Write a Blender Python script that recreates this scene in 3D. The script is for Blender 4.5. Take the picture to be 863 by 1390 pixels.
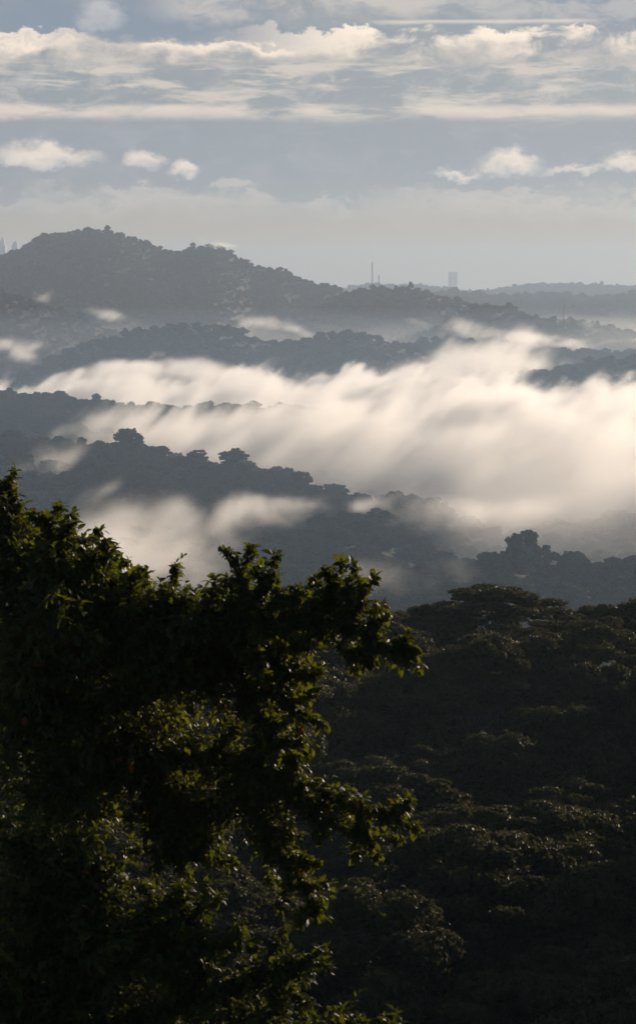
import bpy, math, random
import numpy as np

# ------------------------------------------------------------------ set-up
for o in list(bpy.data.objects): bpy.data.objects.remove(o, do_unlink=True)
S = bpy.context.scene
COL = S.collection
R = math.radians
F = 3200.0                       # focal length in photograph pixels (863 x 1390)
PITCH = math.atan(310 / F)
CZ = 200.0                       # height of the viewing tower above the datum

cam_d = bpy.data.cameras.new('camera'); cam = bpy.data.objects.new('camera', cam_d); COL.objects.link(cam)
cam.location = (0, 0, CZ); cam.rotation_euler = (math.pi / 2 - PITCH, 0, 0)
cam_d.sensor_fit = 'VERTICAL'; cam_d.sensor_height = 36.0; cam_d.lens = F / 1390 * 36
cam_d.clip_start = 0.5; cam_d.clip_end = 60000
cam_d.dof.use_dof = True; cam_d.dof.focus_distance = 900; cam_d.dof.aperture_fstop = 9
S.camera = cam

SUN_AZ, SUN_EL = 38.0, 13.0      # degrees to the right of the view direction, above the horizon
sd = bpy.data.lights.new('sun', 'SUN'); sun = bpy.data.objects.new('sun', sd); COL.objects.link(sun)
sd.energy = 5.0; sd.angle = R(0.5); sd.color = (1.0, 0.79, 0.585)
sun.location = (600, 500, 700)
sun.rotation_euler = (math.pi / 2 - R(SUN_EL), 0, -R(SUN_AZ) + math.pi)   # local -Z runs from the sun to the scene

S.view_settings.view_transform = 'Standard'; S.view_settings.look = 'None'
S.view_settings.gamma = 1; S.view_settings.exposure = 0.46
S.render.engine = 'CYCLES'
S.cycles.use_denoising = True; S.render.use_persistent_data = False
S.cycles.max_bounces = 6; S.cycles.diffuse_bounces = 2; S.cycles.glossy_bounces = 1
S.cycles.transmission_bounces = 2; S.cycles.transparent_max_bounces = 16
S.cycles.volume_bounces = 2
S.cycles.volume_step_rate = 2.0; S.cycles.volume_max_steps = 512

# ------------------------------------------------------------------ node helper
class NT:
    def __init__(s, tree): s.t = tree; s.n = tree.nodes; s.l = tree.links
    def node(s, typ, **kw):
        n = s.n.new(typ)
        for k, v in kw.items(): setattr(n, k, v)
        return n
    def put(s, sock, v):
        if hasattr(v, 'is_output'): s.l.new(v, sock)
        elif isinstance(v, (tuple, list)) and len(v) == 3 and sock.type == 'RGBA': sock.default_value = (*v, 1)
        else: sock.default_value = v
    def m(s, op, a, b=0.0, c=None, clamp=False):
        n = s.node('ShaderNodeMath', operation=op); n.use_clamp = clamp
        s.put(n.inputs[0], a); s.put(n.inputs[1], b)
        if c is not None: s.put(n.inputs[2], c)
        return n.outputs[0]
    def ss(s, x, a, b):                      # smoothstep a..b -> 0..1
        n = s.node('ShaderNodeMapRange', interpolation_type='SMOOTHSTEP')
        s.put(n.inputs['Value'], x); s.put(n.inputs['From Min'], a); s.put(n.inputs['From Max'], b)
        return n.outputs['Result']
    def vec(s, x, y, z):
        n = s.node('ShaderNodeCombineXYZ'); s.put(n.inputs[0], x); s.put(n.inputs[1], y); s.put(n.inputs[2], z); return n.outputs[0]
    def noise(s, v, scale=1.0, detail=4.0, rough=0.5, dist=0.0):
        n = s.node('ShaderNodeTexNoise'); s.put(n.inputs['Vector'], v)
        n.inputs['Scale'].default_value = scale; n.inputs['Detail'].default_value = detail
        n.inputs['Roughness'].default_value = rough; n.inputs['Distortion'].default_value = dist
        return n.outputs['Fac']
    def mix(s, f, a, b):
        n = s.node('ShaderNodeMix', data_type='RGBA'); s.put(n.inputs['Factor'], f)
        s.put(n.inputs[6], a); s.put(n.inputs[7], b); return n.outputs[2]

# ------------------------------------------------------------------ sky
W = bpy.data.worlds.new('World'); S.world = W; W.use_nodes = True
W.node_tree.nodes.clear(); g = NT(W.node_tree)
sky = g.node('ShaderNodeTexSky', sky_type='NISHITA'); sky.sun_disc = False
sky.sun_elevation = R(SUN_EL); sky.sun_rotation = R(SUN_AZ); sky.altitude = 100
sky.air_density = 1.0; sky.dust_density = 1.5; sky.ozone_density = 1.5
tc = g.node('ShaderNodeTexCoord'); sp = g.node('ShaderNodeSeparateXYZ'); g.l.new(tc.outputs['Generated'], sp.inputs[0])
dx, dy, dz = sp.outputs
hor = g.m('SQRT', g.m('ADD', g.m('MULTIPLY', dx, dx), g.m('MULTIPLY', dy, dy)))
AZ = g.m('ARCTAN2', dx, dy)                       # azimuth from the view direction
EL = g.m('DIVIDE', dz, g.m('MAXIMUM', hor, 0.02)) # tangent of the elevation
UX = g.m('MULTIPLY', AZ, 3.2); VY = g.m('MULTIPLY', EL, 3.2)   # 0.1 = 100 photograph pixels
def Y(px): return (385 - px) / 1000.0
def X(px): return (px - 431.5) / 1000.0
# big soft warp shared by all layers
wv = g.vec(UX, g.m('MULTIPLY', VY, 3.0), 0.0)
warp = g.m('SUBTRACT', g.noise(wv, 5.0, 5, 0.6), 0.5)
fine = g.m('SUBTRACT', g.noise(g.vec(UX, g.m('MULTIPLY', VY, 1.6), 3.1), 22.0, 6, 0.62), 0.5)
puff = g.m('SUBTRACT', g.noise(g.vec(UX, g.m('MULTIPLY', VY, 1.2), 7.7), 45.0, 6, 0.6), 0.5)
streak = g.noise(g.vec(g.m('MULTIPLY', UX, 0.16), VY, 1.3), 50.0, 7, 0.62, 0.3)
streak2 = g.noise(g.vec(g.m('MULTIPLY', UX, 0.30), g.m('ADD', VY, g.m('MULTIPLY', warp, 0.03)), 9.3), 24.0, 6, 0.55, 0.4)
SKYG = 0.052
base = g.node('ShaderNodeVectorMath', operation='SCALE'); g.l.new(sky.outputs[0], base.inputs[0]); base.inputs['Scale'].default_value = SKYG
col = base.outputs[0]
GREY = (0.200, 0.226, 0.262); CREAM = (0.84, 0.70, 0.56); PALE = (0.42, 0.38, 0.34)
# thin veil of stratus over the whole dome
veil = g.m('MULTIPLY', g.m('ADD', 0.78, g.m('MULTIPLY', streak2, 0.15)), g.ss(EL, 0.38, 0.13))
anti = g.ss(dy, -0.35, 0.55)                     # unseen sky behind the viewer, darkened to dim the light on the foliage
col = g.mix(veil, col, g.mix(anti, (0.060, 0.075, 0.105), GREY))
def band(y_top, y_bot, soft_top, soft_bot, wob, amp_noise, col_, strength, n_lo, n_hi, x0=None, x1=None, xs=0.1):
    """cloud layer between two heights with a lumpy top edge; broken by amp_noise between n_lo and n_hi"""
    global col
    v = g.m('ADD', VY, wob)
    a = g.m('MULTIPLY', g.ss(v, Y(y_bot) - soft_bot, Y(y_bot) + soft_bot), g.ss(v, Y(y_top) + soft_top, Y(y_top) - soft_top))
    if amp_noise is not None: a = g.m('MULTIPLY', a, g.ss(amp_noise, n_lo, n_hi))
    if x0 is not None: a = g.m('MULTIPLY', a, g.m('MULTIPLY', g.ss(UX, X(x0) - xs, X(x0) + xs), g.ss(UX, X(x1) + xs, X(x1) - xs)))
    col = g.mix(g.m('MULTIPLY', a, strength), col, col_)
lump = g.m('ADD', g.m('MULTIPLY', warp, 0.05), g.m('ADD', g.m('MULTIPLY', fine, 0.050), g.m('MULTIPLY', puff, 0.026)))
soft = g.m('MULTIPLY', warp, 0.04)
body = g.noise(g.vec(g.m('MULTIPLY', UX, 0.55), g.m('ADD', VY, g.m('MULTIPLY', warp, 0.05)), 4.4), 26.0, 7, 0.62, 0.5)
bodyl = g.noise(g.vec(g.m('MULTIPLY', UX, 0.35), VY, 14.4), 9.0, 4, 0.55, 0.3)
def M(a, b): return g.m('MULTIPLY', a, b)
band(-80, 70, 0.03, 0.03, soft, bodyl, (0.160, 0.203, 0.270), 0.75, 0.38, 0.58)
band(-40, 30, 0.02, 0.016, lump, body, (0.50, 0.45, 0.40), 0.75, 0.34, 0.60, 230, 670, 0.05)
band(-40, 40, 0.02, 0.016, lump, body, (0.40, 0.38, 0.37), 0.7, 0.40, 0.60, 640, 1300, 0.06)
band(-400, -20, 0.05, 0.03, lump, streak, (0.50, 0.47, 0.44), 0.6, 0.40, 0.62)
# main bank, crisp lumpy top and a frayed underside
band(62, 92, 0.006, 0.020, lump, body, (0.57, 0.49, 0.41), 0.70, 0.32, 0.56)
band(66, 78, 0.003, 0.012, lump, g.noise(g.vec(UX, 0.4, 5.0), 9.0, 3, 0.5), CREAM, 0.75, 0.43, 0.56, -300, 460, 0.10)
band(46, 70, 0.003, 0.016, lump, g.m('ADD', M(body, 0.5), M(g.noise(g.vec(UX, 0.4, 2.0), 6.0, 2, 0.5), 0.5)), CREAM, 0.95, 0.42, 0.53, 390, 1400, 0.12)
band(54, 66, 0.003, 0.008, lump, g.noise(g.vec(UX, 0.4, 5.0), 9.0, 2, 0.5), CREAM, 0.75, 0.38, 0.55, -300, 130, 0.05)
# streaks under it
band(86, 166, 0.014, 0.010, soft, streak, (0.57, 0.49, 0.41), 0.74, 0.48, 0.62)
band(92, 160, 0.012, 0.010, soft, body, (0.52, 0.47, 0.415), 0.45, 0.46, 0.66)
band(148, 163, 0.005, 0.008, M(fine, 0.010), streak2, (0.62, 0.53, 0.44), 0.8, 0.34, 0.52)
band(35, 39, 0.002, 0.003, M(fine, 0.004), None, (0.62, 0.55, 0.47), 0.7, 0, 1, 510, 790, 0.03)
# quiet blue-grey layer
band(172, 250, 0.012, 0.02, soft, None, (0.215, 0.240, 0.275), 0.60, 0, 1)
band(170, 250, 0.012, 0.02, soft, body, (0.30, 0.31, 0.34), 0.45, 0.45, 0.68)
# low bank of cumulus heads fading into the haze
lump2 = g.m('ADD', g.m('MULTIPLY', lump, 1.6), g.m('MULTIPLY', g.m('SUBTRACT', g.noise(g.vec(UX, 0.7, 3.3), 7.0, 3, 0.6), 0.5), 0.05))
band(266, 330, 0.018, 0.05, lump2, bodyl, PALE, 0.60, 0.26, 0.46)
band(262, 280, 0.004, 0.018, lump2, body, (0.52, 0.465, 0.41), 0.50, 0.38, 0.6)
band(278, 300, 0.004, 0.020, lump2, bodyl, (0.50, 0.45, 0.40), 0.5, 0.40, 0.6)
band(296, 430, 0.03, 0.03, soft, None, (0.36, 0.28, 0.19), 0.85, 0, 1)
# single small cumulus heads: (x, y, half width, half height, strength)
def head(x, y, w, h, st, col_=CREAM):
    global col
    vx = g.m('ADD', g.m('SUBTRACT', UX, X(x)), g.m('MULTIPLY', fine, 0.06))
    vy = g.m('ADD', g.m('SUBTRACT', VY, Y(y)), g.m('ADD', g.m('MULTIPLY', fine, 0.045), g.m('MULTIPLY', puff, 0.030)))
    ex = g.m('DIVIDE', vx, w / 1000.0)
    up = g.m('DIVIDE', g.m('MAXIMUM', vy, 0.0), h / 1000.0); dn = g.m('DIVIDE', g.m('MINIMUM', vy, 0.0), h * 0.45 / 1000.0)
    ey = g.m('ADD', up, dn)
    d = g.m('SQRT', g.m('ADD', g.m('MULTIPLY', ex, ex), g.m('MULTIPLY', ey, ey)))
    lit = g.ss(vy, -h * 0.6 / 1000.0, h * 0.5 / 1000.0)
    c = g.mix(lit, (0.36, 0.375, 0.40), col_)
    col = g.mix(g.m('MULTIPLY', g.ss(d, 1.25, 0.45), st), col, c)
head(65, 222, 75, 26, 0.75); head(196, 226, 26, 24, 0.70); head(252, 234, 22, 17, 0.75)
head(690, 230, 44, 24, 0.78); head(618, 242, 34, 12, 0.65); head(842, 232, 38, 20, 0.7); head(775, 238, 40, 10, 0.55)
head(140, 38, 34, 34, 0.50, (0.58, 0.54, 0.50)); head(-160, 225, 80, 26, 0.7); head(1000, 225, 90, 30, 0.7)
bg = g.node('ShaderNodeBackground'); g.put(bg.inputs['Color'], col); bg.inputs['Strength'].default_value = 1.0
wo = g.node('ShaderNodeOutputWorld'); g.l.new(bg.outputs[0], wo.inputs[0])

# ------------------------------------------------------------------ numpy noise
_rs = np.random.RandomState(5)
_L2 = _rs.rand(256, 256).astype(np.float32); _L3 = _rs.rand(64, 64, 64).astype(np.float32)
def n2(x, y):
    xi = np.floor(x).astype(np.int64); yi = np.floor(y).astype(np.int64); fx = x - xi; fy = y - yi
    fx = fx * fx * (3 - 2 * fx); fy = fy * fy * (3 - 2 * fy)
    a, b, c, d = xi & 255, (xi + 1) & 255, yi & 255, (yi + 1) & 255
    return (_L2[a, c] * (1 - fx) + _L2[b, c] * fx) * (1 - fy) + (_L2[a, d] * (1 - fx) + _L2[b, d] * fx) * fy
def fbm2(x, y, o=4):
    r = 0; a = 0.5; t = 0
    for i in range(o): r = r + a * n2(x * 2 ** i + 17.3 * i, y * 2 ** i + 5.1 * i); t += a; a *= 0.5
    return r / t - 0.5
def n3(x, y, z):
    xi = np.floor(x).astype(np.int32); yi = np.floor(y).astype(np.int32); zi = np.floor(z).astype(np.int32)
    fx = (x - xi).astype(np.float32); fy = (y - yi).astype(np.float32); fz = (z - zi).astype(np.float32)
    fx = fx * fx * (3 - 2 * fx); fy = fy * fy * (3 - 2 * fy); fz = fz * fz * (3 - 2 * fz)
    a, b, c, d, e, f = xi & 63, (xi + 1) & 63, yi & 63, (yi + 1) & 63, zi & 63, (zi + 1) & 63
    l = lambda p, q, r: _L3[p, q, r]
    u0 = (l(a, c, e) * (1 - fx) + l(b, c, e) * fx) * (1 - fy) + (l(a, d, e) * (1 - fx) + l(b, d, e) * fx) * fy
    u1 = (l(a, c, f) * (1 - fx) + l(b, c, f) * fx) * (1 - fy) + (l(a, d, f) * (1 - fx) + l(b, d, f) * fx) * fy
    return u0 * (1 - fz) + u1 * fz
def fbm3(x, y, z, o=4, rough=0.5):
    r = 0; a = 1.0; t = 0
    for i in range(o): r = r + a * n3(x * 2 ** i + 7.3 * i, y * 2 ** i + 3.1 * i, z * 2 ** i + 11.7 * i); t += a; a *= rough
    return r / t - 0.5
def sstep(x, a, b):
    t = np.clip((x - a) / (b - a), 0, 1); return t * t * (3 - 2 * t)

def at(px, py, dist):
    """the point at a distance dist ahead that the photograph shows at pixel (px, py)"""
    a = (px - 431.5) / F; b = -(py - 695) / F
    d = np.array([a, math.cos(PITCH) + b * math.sin(PITCH), -math.sin(PITCH) + b * math.cos(PITCH)])
    return d * dist / d[1] + np.array([0, 0, CZ])
def proj(p):
    q = np.asarray(p, float) - np.array([0, 0, CZ])
    f = q[..., 1] * math.cos(PITCH) - q[..., 2] * math.sin(PITCH); u = q[..., 1] * math.sin(PITCH) + q[..., 2] * math.cos(PITCH)
    return 431.5 + F * q[..., 0] / f, 695 - F * u / f

# ------------------------------------------------------------------ mesh / object helpers
def new_mesh(name, v, faces, mat=None, smooth=False):
    """faces: list of int arrays (n,3) / (n,4)"""
    me = bpy.data.meshes.new(name); v = np.asarray(v, np.float32)
    if not isinstance(faces, list): faces = [faces]
    faces = [np.asarray(f, np.int32) for f in faces if len(f)]
    idx = np.concatenate([f.ravel() for f in faces]); tot = np.concatenate([np.full(len(f), f.shape[1], np.int32) for f in faces])
    start = np.concatenate([[0], np.cumsum(tot)[:-1]]).astype(np.int32)
    me.vertices.add(len(v)); me.vertices.foreach_set('co', v.ravel())
    me.loops.add(len(idx)); me.loops.foreach_set('vertex_index', idx)
    me.polygons.add(len(tot)); me.polygons.foreach_set('loop_start', start); me.polygons.foreach_set('loop_total', tot)
    me.polygons.foreach_set('use_smooth', np.full(len(tot), smooth))
    me.update(calc_edges=True)
    if mat: me.materials.append(mat)
    return me
def link(name, data, parent=None):
    o = bpy.data.objects.new(name, data); COL.objects.link(o)
    if parent: o.parent = parent
    return o
def tag(o, label=None, cat=None, group=None, kind=None):
    if label: o['label'] = label
    if cat: o['category'] = cat
    if group: o['group'] = group
    if kind: o['kind'] = kind
    return o
class MB:
    def __init__(s): s.v = []; s.f3 = []; s.f4 = []; s.n = 0
    def add(s, v, f4=None, f3=None):
        v = np.asarray(v, float).reshape(-1, 3)
        if f4 is not None and len(f4): s.f4.append(np.asarray(f4) + s.n)
        if f3 is not None and len(f3): s.f3.append(np.asarray(f3) + s.n)
        s.v.append(v); s.n += len(v)
    def tube(s, pts, rad, k=7):
        pts = np.asarray(pts, float); rad = np.broadcast_to(np.asarray(rad, float), (len(pts),))
        t = np.gradient(pts, axis=0); t /= np.linalg.norm(t, axis=1)[:, None] + 1e-9
        ref = np.array([0.3, 0.9, 0.1]) if abs(t[0, 1]) < 0.9 else np.array([1.0, 0, 0])
        a = np.cross(t, ref); a /= np.linalg.norm(a, axis=1)[:, None] + 1e-9; b = np.cross(t, a)
        th = np.linspace(0, 2 * math.pi, k, endpoint=False)
        v = pts[:, None] + rad[:, None, None] * (np.cos(th)[None, :, None] * a[:, None] + np.sin(th)[None, :, None] * b[:, None])
        i, j = np.meshgrid(np.arange(len(pts) - 1), np.arange(k), indexing='ij'); j2 = (j + 1) % k
        q = np.stack([i * k + j, i * k + j2, (i + 1) * k + j2, (i + 1) * k + j], -1).reshape(-1, 4)
        v = np.concatenate([v.reshape(-1, 3), pts[-1:], pts[:1]]); n = len(pts) * k
        e = np.arange(k)
        tip = np.stack([(len(pts) - 1) * k + e, (len(pts) - 1) * k + (e + 1) % k, np.full(k, n)], -1)
        bot = np.stack([(e + 1) % k, e, np.full(k, n + 1)], -1)
        s.add(v, q, np.concatenate([tip, bot]))
    def box(s, lo, hi):
        x0, y0, z0 = lo; x1, y1, z1 = hi
        v = [(x0,y0,z0),(x1,y0,z0),(x1,y1,z0),(x0,y1,z0),(x0,y0,z1),(x1,y0,z1),(x1,y1,z1),(x0,y1,z1)]
        s.add(v, [(0,3,2,1),(4,5,6,7),(0,1,5,4),(1,2,6,5),(2,3,7,6),(3,0,4,7)])
    def mesh(s, name, mat=None, smooth=False):
        fs = []
        if s.f4: fs.append(np.concatenate(s.f4))
        if s.f3: fs.append(np.concatenate(s.f3))
        return new_mesh(name, np.concatenate(s.v), fs, mat, smooth)

# ------------------------------------------------------------------ materials
def mat_new(name):
    m = bpy.data.materials.new(name); m.use_nodes = True; m.node_tree.nodes.clear(); return m, NT(m.node_tree)
def foliage_mat(name, dark, light, scale, trans=(0.2, 0.25, 0.03), tfac=0.35, rough=0.5, spec=0.5, odd=None):
    m, g = mat_new(name)
    geo = g.node('ShaderNodeNewGeometry'); oi = g.node('ShaderNodeObjectInfo')
    n1 = g.noise(geo.outputs['Position'], scale, 3, 0.6)
    f = g.m('ADD', g.m('MULTIPLY', g.ss(n1, 0.35, 0.65), 0.55), g.m('MULTIPLY', geo.outputs['Random Per Island'], 0.45))
    f = g.m('ADD', f, g.m('MULTIPLY', g.m('SUBTRACT', oi.outputs['Random'], 0.5), 0.5), clamp=True)
    c = g.mix(f, dark, light)
    tcol = trans
    if odd:                                   # a few leaves turning orange-red
        pick = g.m('GREATER_THAN', geo.outputs['Random Per Island'], odd)
        c = g.mix(pick, c, (0.16, 0.05, 0.015)); tcol = g.mix(pick, trans, (0.55, 0.14, 0.03))
    p = g.node('ShaderNodeBsdfPrincipled'); g.put(p.inputs['Base Color'], c); p.inputs['Roughness'].default_value = rough
    p.inputs['Specular IOR Level'].default_value = spec
    tr = g.node('ShaderNodeBsdfTranslucent'); g.put(tr.inputs['Color'], tcol)
    mx = g.node('ShaderNodeMixShader'); mx.inputs[0].default_value = tfac
    g.l.new(p.outputs[0], mx.inputs[1]); g.l.new(tr.outputs[0], mx.inputs[2])
    out = g.node('ShaderNodeOutputMaterial'); g.l.new(mx.outputs[0], out.inputs[0]); return m
def plain_mat(name, c1, c2, scale, rough=0.9, stretch=None, detail=5):
    m, g = mat_new(name)
    geo = g.node('ShaderNodeNewGeometry'); v = geo.outputs['Position']
    if stretch:
        mp = g.node('ShaderNodeMapping'); mp.inputs['Scale'].default_value = stretch; g.l.new(v, mp.inputs[0]); v = mp.outputs[0]
    c = g.mix(g.ss(g.noise(v, scale, detail, 0.6), 0.3, 0.7), c1, c2)
    p = g.node('ShaderNodeBsdfPrincipled'); g.put(p.inputs['Base Color'], c); p.inputs['Roughness'].default_value = rough
    b = g.node('ShaderNodeBump'); b.inputs['Strength'].default_value = 0.5; g.put(b.inputs['Height'], g.noise(v, scale * 3, 5, 0.6))
    g.l.new(b.outputs[0], p.inputs['Normal'])
    out = g.node('ShaderNodeOutputMaterial'); g.l.new(p.outputs[0], out.inputs[0]); return m
M_far = foliage_mat('far_foliage', (0.016, 0.025, 0.015), (0.040, 0.052, 0.026), 0.25, trans=(0.07, 0.09, 0.03), tfac=0.10, rough=0.7, spec=0.08)
M_mid = foliage_mat('canopy_foliage', (0.014, 0.020, 0.008), (0.046, 0.048, 0.018), 0.5, trans=(0.14, 0.14, 0.035), tfac=0.14, rough=0.6, spec=0.07)
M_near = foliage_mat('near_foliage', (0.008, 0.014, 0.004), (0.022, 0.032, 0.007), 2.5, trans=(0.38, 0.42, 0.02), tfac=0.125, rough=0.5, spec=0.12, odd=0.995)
M_near_shaded = foliage_mat('near_foliage_shaded', (0.010, 0.015, 0.005), (0.022, 0.030, 0.008), 2.5, trans=(0.34, 0.40, 0.02), tfac=0.09, rough=0.55, spec=0.10, odd=0.996)  # near leaf with translucency cut, standing in for shade on the lower tree
M_bark = plain_mat('bark', (0.03, 0.024, 0.018), (0.085, 0.07, 0.055), 1.6, stretch=(3, 3, 0.6))
M_pale_bark = plain_mat('pale_bark', (0.05, 0.045, 0.038), (0.11, 0.10, 0.085), 1.2, stretch=(2, 2, 0.6))
M_soil = plain_mat('forest_floor', (0.016, 0.020, 0.010), (0.040, 0.042, 0.022), 0.08)
M_steel = plain_mat('galvanised_steel', (0.26, 0.26, 0.27), (0.36, 0.355, 0.35), 0.6, rough=0.5)
M_conc = plain_mat('pale_concrete', (0.38, 0.39, 0.40), (0.48, 0.48, 0.48), 0.03, rough=0.7)
M_glass = plain_mat('tinted_window_glass', (0.16, 0.18, 0.20), (0.22, 0.24, 0.26), 0.05, rough=0.2)

# ------------------------------------------------------------------ terrain
# ridges: distance, skyline of the treetops in the photograph, tree height, slope towards the camera, slope behind
RIDGES = [
 (7200, [(-400,410),(400,408),(560,402),(610,398),(650,401),(700,404),(750,401),(800,405),(850,401),(900,404),(1300,400)], 10, .05, .06),
 (9800, [(-400,372),(0,372),(300,380),(440,392),(500,390),(560,388),(600,394),(640,397),(680,394),(720,388),(760,387),(800,389),(840,390),(900,389),(1300,384)], 10, .06, .05),
 (5200, [(-500,352),(-150,360),(-40,348),(0,345),(22,336),(42,326),(55,314),(75,309),(95,312),(112,304),(145,306),(165,312),(200,322),(225,334),(250,336),(270,328),(295,329),(325,343),(345,356),(385,361),(410,376),(440,383),(480,394),(520,400),(600,412),(700,430),(900,440),(1300,430)], 14, .30, .2),
 (4700, [(-400,470),(300,470),(420,430),(450,398),(478,390),(505,384),(530,387),(575,388),(592,396),(625,404),(660,412),(700,428),(800,450),(1300,470)], 12, .24, .2),
 (4200, [(-400,500),(500,470),(590,440),(630,416),(660,409),(692,413),(712,422),(730,427),(770,429),(790,432),(825,440),(863,448),(950,456),(1300,440)], 12, .22, .2),
 (3900, [(-500,372),(-100,374),(-20,382),(12,390),(40,402),(80,412),(110,424),(150,441),(190,458),(260,480),(400,500),(1300,500)], 13, .26, .2),
 (3500, [(-400,520),(400,500),(470,468),(545,462),(590,455),(610,453),(650,458),(700,464),(720,468),(765,471),(800,470),(863,472),(1300,470)], 12, .22, .2),
 (3000, [(-400,520),(0,512),(45,488),(90,468),(120,458),(160,446),(200,438),(260,431),(295,436),(330,447),(380,456),(415,453),(450,446),(480,444),(520,451),(560,462),(600,478),(660,500),(1300,520)], 13, .24, .2),
 (2500, [(-400,560),(560,545),(640,520),(690,502),(725,494),(755,488),(800,482),(830,478),(863,472),(950,460),(1300,440)], 14, .22, .2),
 (2000, [(-400,505),(-100,515),(0,522),(45,524),(80,526),(110,530),(150,536),(185,544),(230,545),(300,540),(345,541),(400,540),(445,547),(500,558),(560,556),(620,566),(760,580),(1300,590)], 14, .13, .2),
 (1500, [(-400,560),(-50,570),(60,584),(130,590),(175,588),(215,602),(250,616),(285,622),(318,612),(350,622),(385,630),(430,648),(480,662),(520,664),(560,660),(585,664),(612,688),(680,712),(760,700),(863,690),(1300,690)], 15, .105, .2),
 (1230, [(-400,800),(120,760),(250,745),(330,722),(400,706),(450,694),(500,692),(530,702),(560,722),(600,745),(700,780),(1300,800)], 15, .11, .2),
 (1050, [(-400,860),(340,830),(440,796),(480,770),(560,762),(600,755),(640,748),(672,736),(700,730),(740,738),(780,736),(830,740),(863,744),(1000,745),(1300,730)], 15, .16, .3),
]
XL = -1400
def height(x, y):
    x = np.asarray(x, float); y = np.asarray(y, float)
    u = x / np.maximum(y + 0.0, 60.0)
    px = 431.5 + F * u
    h = np.full(np.broadcast(x, y).shape, -205.0) + 22 * fbm2(x / 260, y / 260, 3)
    h = np.where(y > 5600, -140 + 60 * fbm2(x / 900, y / 900, 3), h)
    for i, (D, prof, th, sf, sb) in enumerate(RIDGES):
        P = np.array(prof, float)
        row = np.interp(px, P[:, 0], P[:, 1])
        row = (row + np.interp(px - 9, P[:, 0], P[:, 1]) + np.interp(px + 9, P[:, 0], P[:, 1])) / 3
        t = (row - 695) / F
        tan = (-math.sin(PITCH) - t * math.cos(PITCH)) / (math.cos(PITCH) - t * math.sin(PITCH))
        Dw = D * (1 + 0.020 * fbm2(px / 140 + i * 9, px * 0 + i * 3.3, 3))
        crest = tan * Dw - th
        dd = y - Dw
        rel = D / 3000.0
        spur = 1 + 0.9 * fbm2(x / (150 * (0.5 + rel)) + i, y / (420 * (0.5 + rel)) + i * 2, 3)
        s = np.where(dd < 0, sf * spur, sb)
        fall = np.sqrt(dd * dd + (18 * (0.4 + rel)) ** 2) - 18 * (0.4 + rel)
        h = np.maximum(h, crest - s * fall)
    # the hill the tower stands on: falls away past the crest of its own canopy
    edge = 325 + 20 * fbm2(px / 90, px * 0, 3)
    near = -66 + 5 * fbm2(x / 60, y / 60, 3) + 10 * sstep(y, 215, 300) - 0.5 * np.maximum(y - edge, 0) - 0.02 * np.maximum(200 - y, 0)
    near = np.where(y > 900, -400, near)
    near = near + 118 * np.exp(-((x - 190) / np.where(x < 190, 52, 110)) ** 2 - ((y - 335) / 82) ** 2) * (y < 900)  # unseen shoulder added to the right, shaped to shade the lower near slope
    h = np.maximum(h, near)
    return h + CZ
us = np.concatenate([np.linspace(-.5, -.2, 30, endpoint=False), np.linspace(-.2, .2, 330, endpoint=False), np.linspace(.2, .5, 31)])
ys = np.concatenate([np.linspace(-60, 300, 40, endpoint=False), 300 * (5600 / 300) ** np.linspace(0, 1, 440, endpoint=False), np.linspace(5600, 16000, 110)])
UU, YY = np.meshgrid(us, ys, indexing='ij'); XX = UU * (YY + 300)
ZZ = height(XX, YY)
nu, ny = UU.shape; ii, jj = np.meshgrid(np.arange(nu - 1), np.arange(ny - 1), indexing='ij')
q = np.stack([ii * ny + jj, (ii + 1) * ny + jj, (ii + 1) * ny + jj + 1, ii * ny + jj + 1], -1).reshape(-1, 4)
ter = link('terrain', new_mesh('terrain', np.stack([XX, YY, ZZ], -1).reshape(-1, 3), q, M_soil, True))
tag(ter, 'forested hills and valley floor running to the horizon', 'terrain', kind='structure')

# ------------------------------------------------------------------ foliage geometry
ICO = None
def ico(sub=2):
    import bmesh
    b = bmesh.new(); bmesh.ops.create_icosphere(b, subdivisions=sub, radius=1)
    v = np.array([p.co[:] for p in b.verts]); f = np.array([[q.index for q in p.verts] for p in b.faces]); b.free(); return v, f
def leaf_cards(c, n, size, rng, fold=0.25):
    """small bent rhombic sprigs at c, facing roughly n"""
    k = len(c); r = rng.normal(size=(k, 3)); nn = n + 0.65 * rng.normal(size=(k, 3)); nn /= np.linalg.norm(nn, axis=1)[:, None] + 1e-9
    a = np.cross(nn, r); a /= np.linalg.norm(a, axis=1)[:, None] + 1e-9; b = np.cross(nn, a)
    s = size * rng.uniform(0.6, 1.35, (k, 1))
    v = np.stack([c - a * s, c + b * s * 0.62 + nn * s * fold, c + a * s, c - b * s * 0.62 + nn * s * fold], 1).reshape(-1, 3)
    i = np.arange(k)[:, None] * 4
    return v, np.concatenate([i + np.array([[0, 1, 2]]), i + np.array([[0, 2, 3]])])
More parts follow.
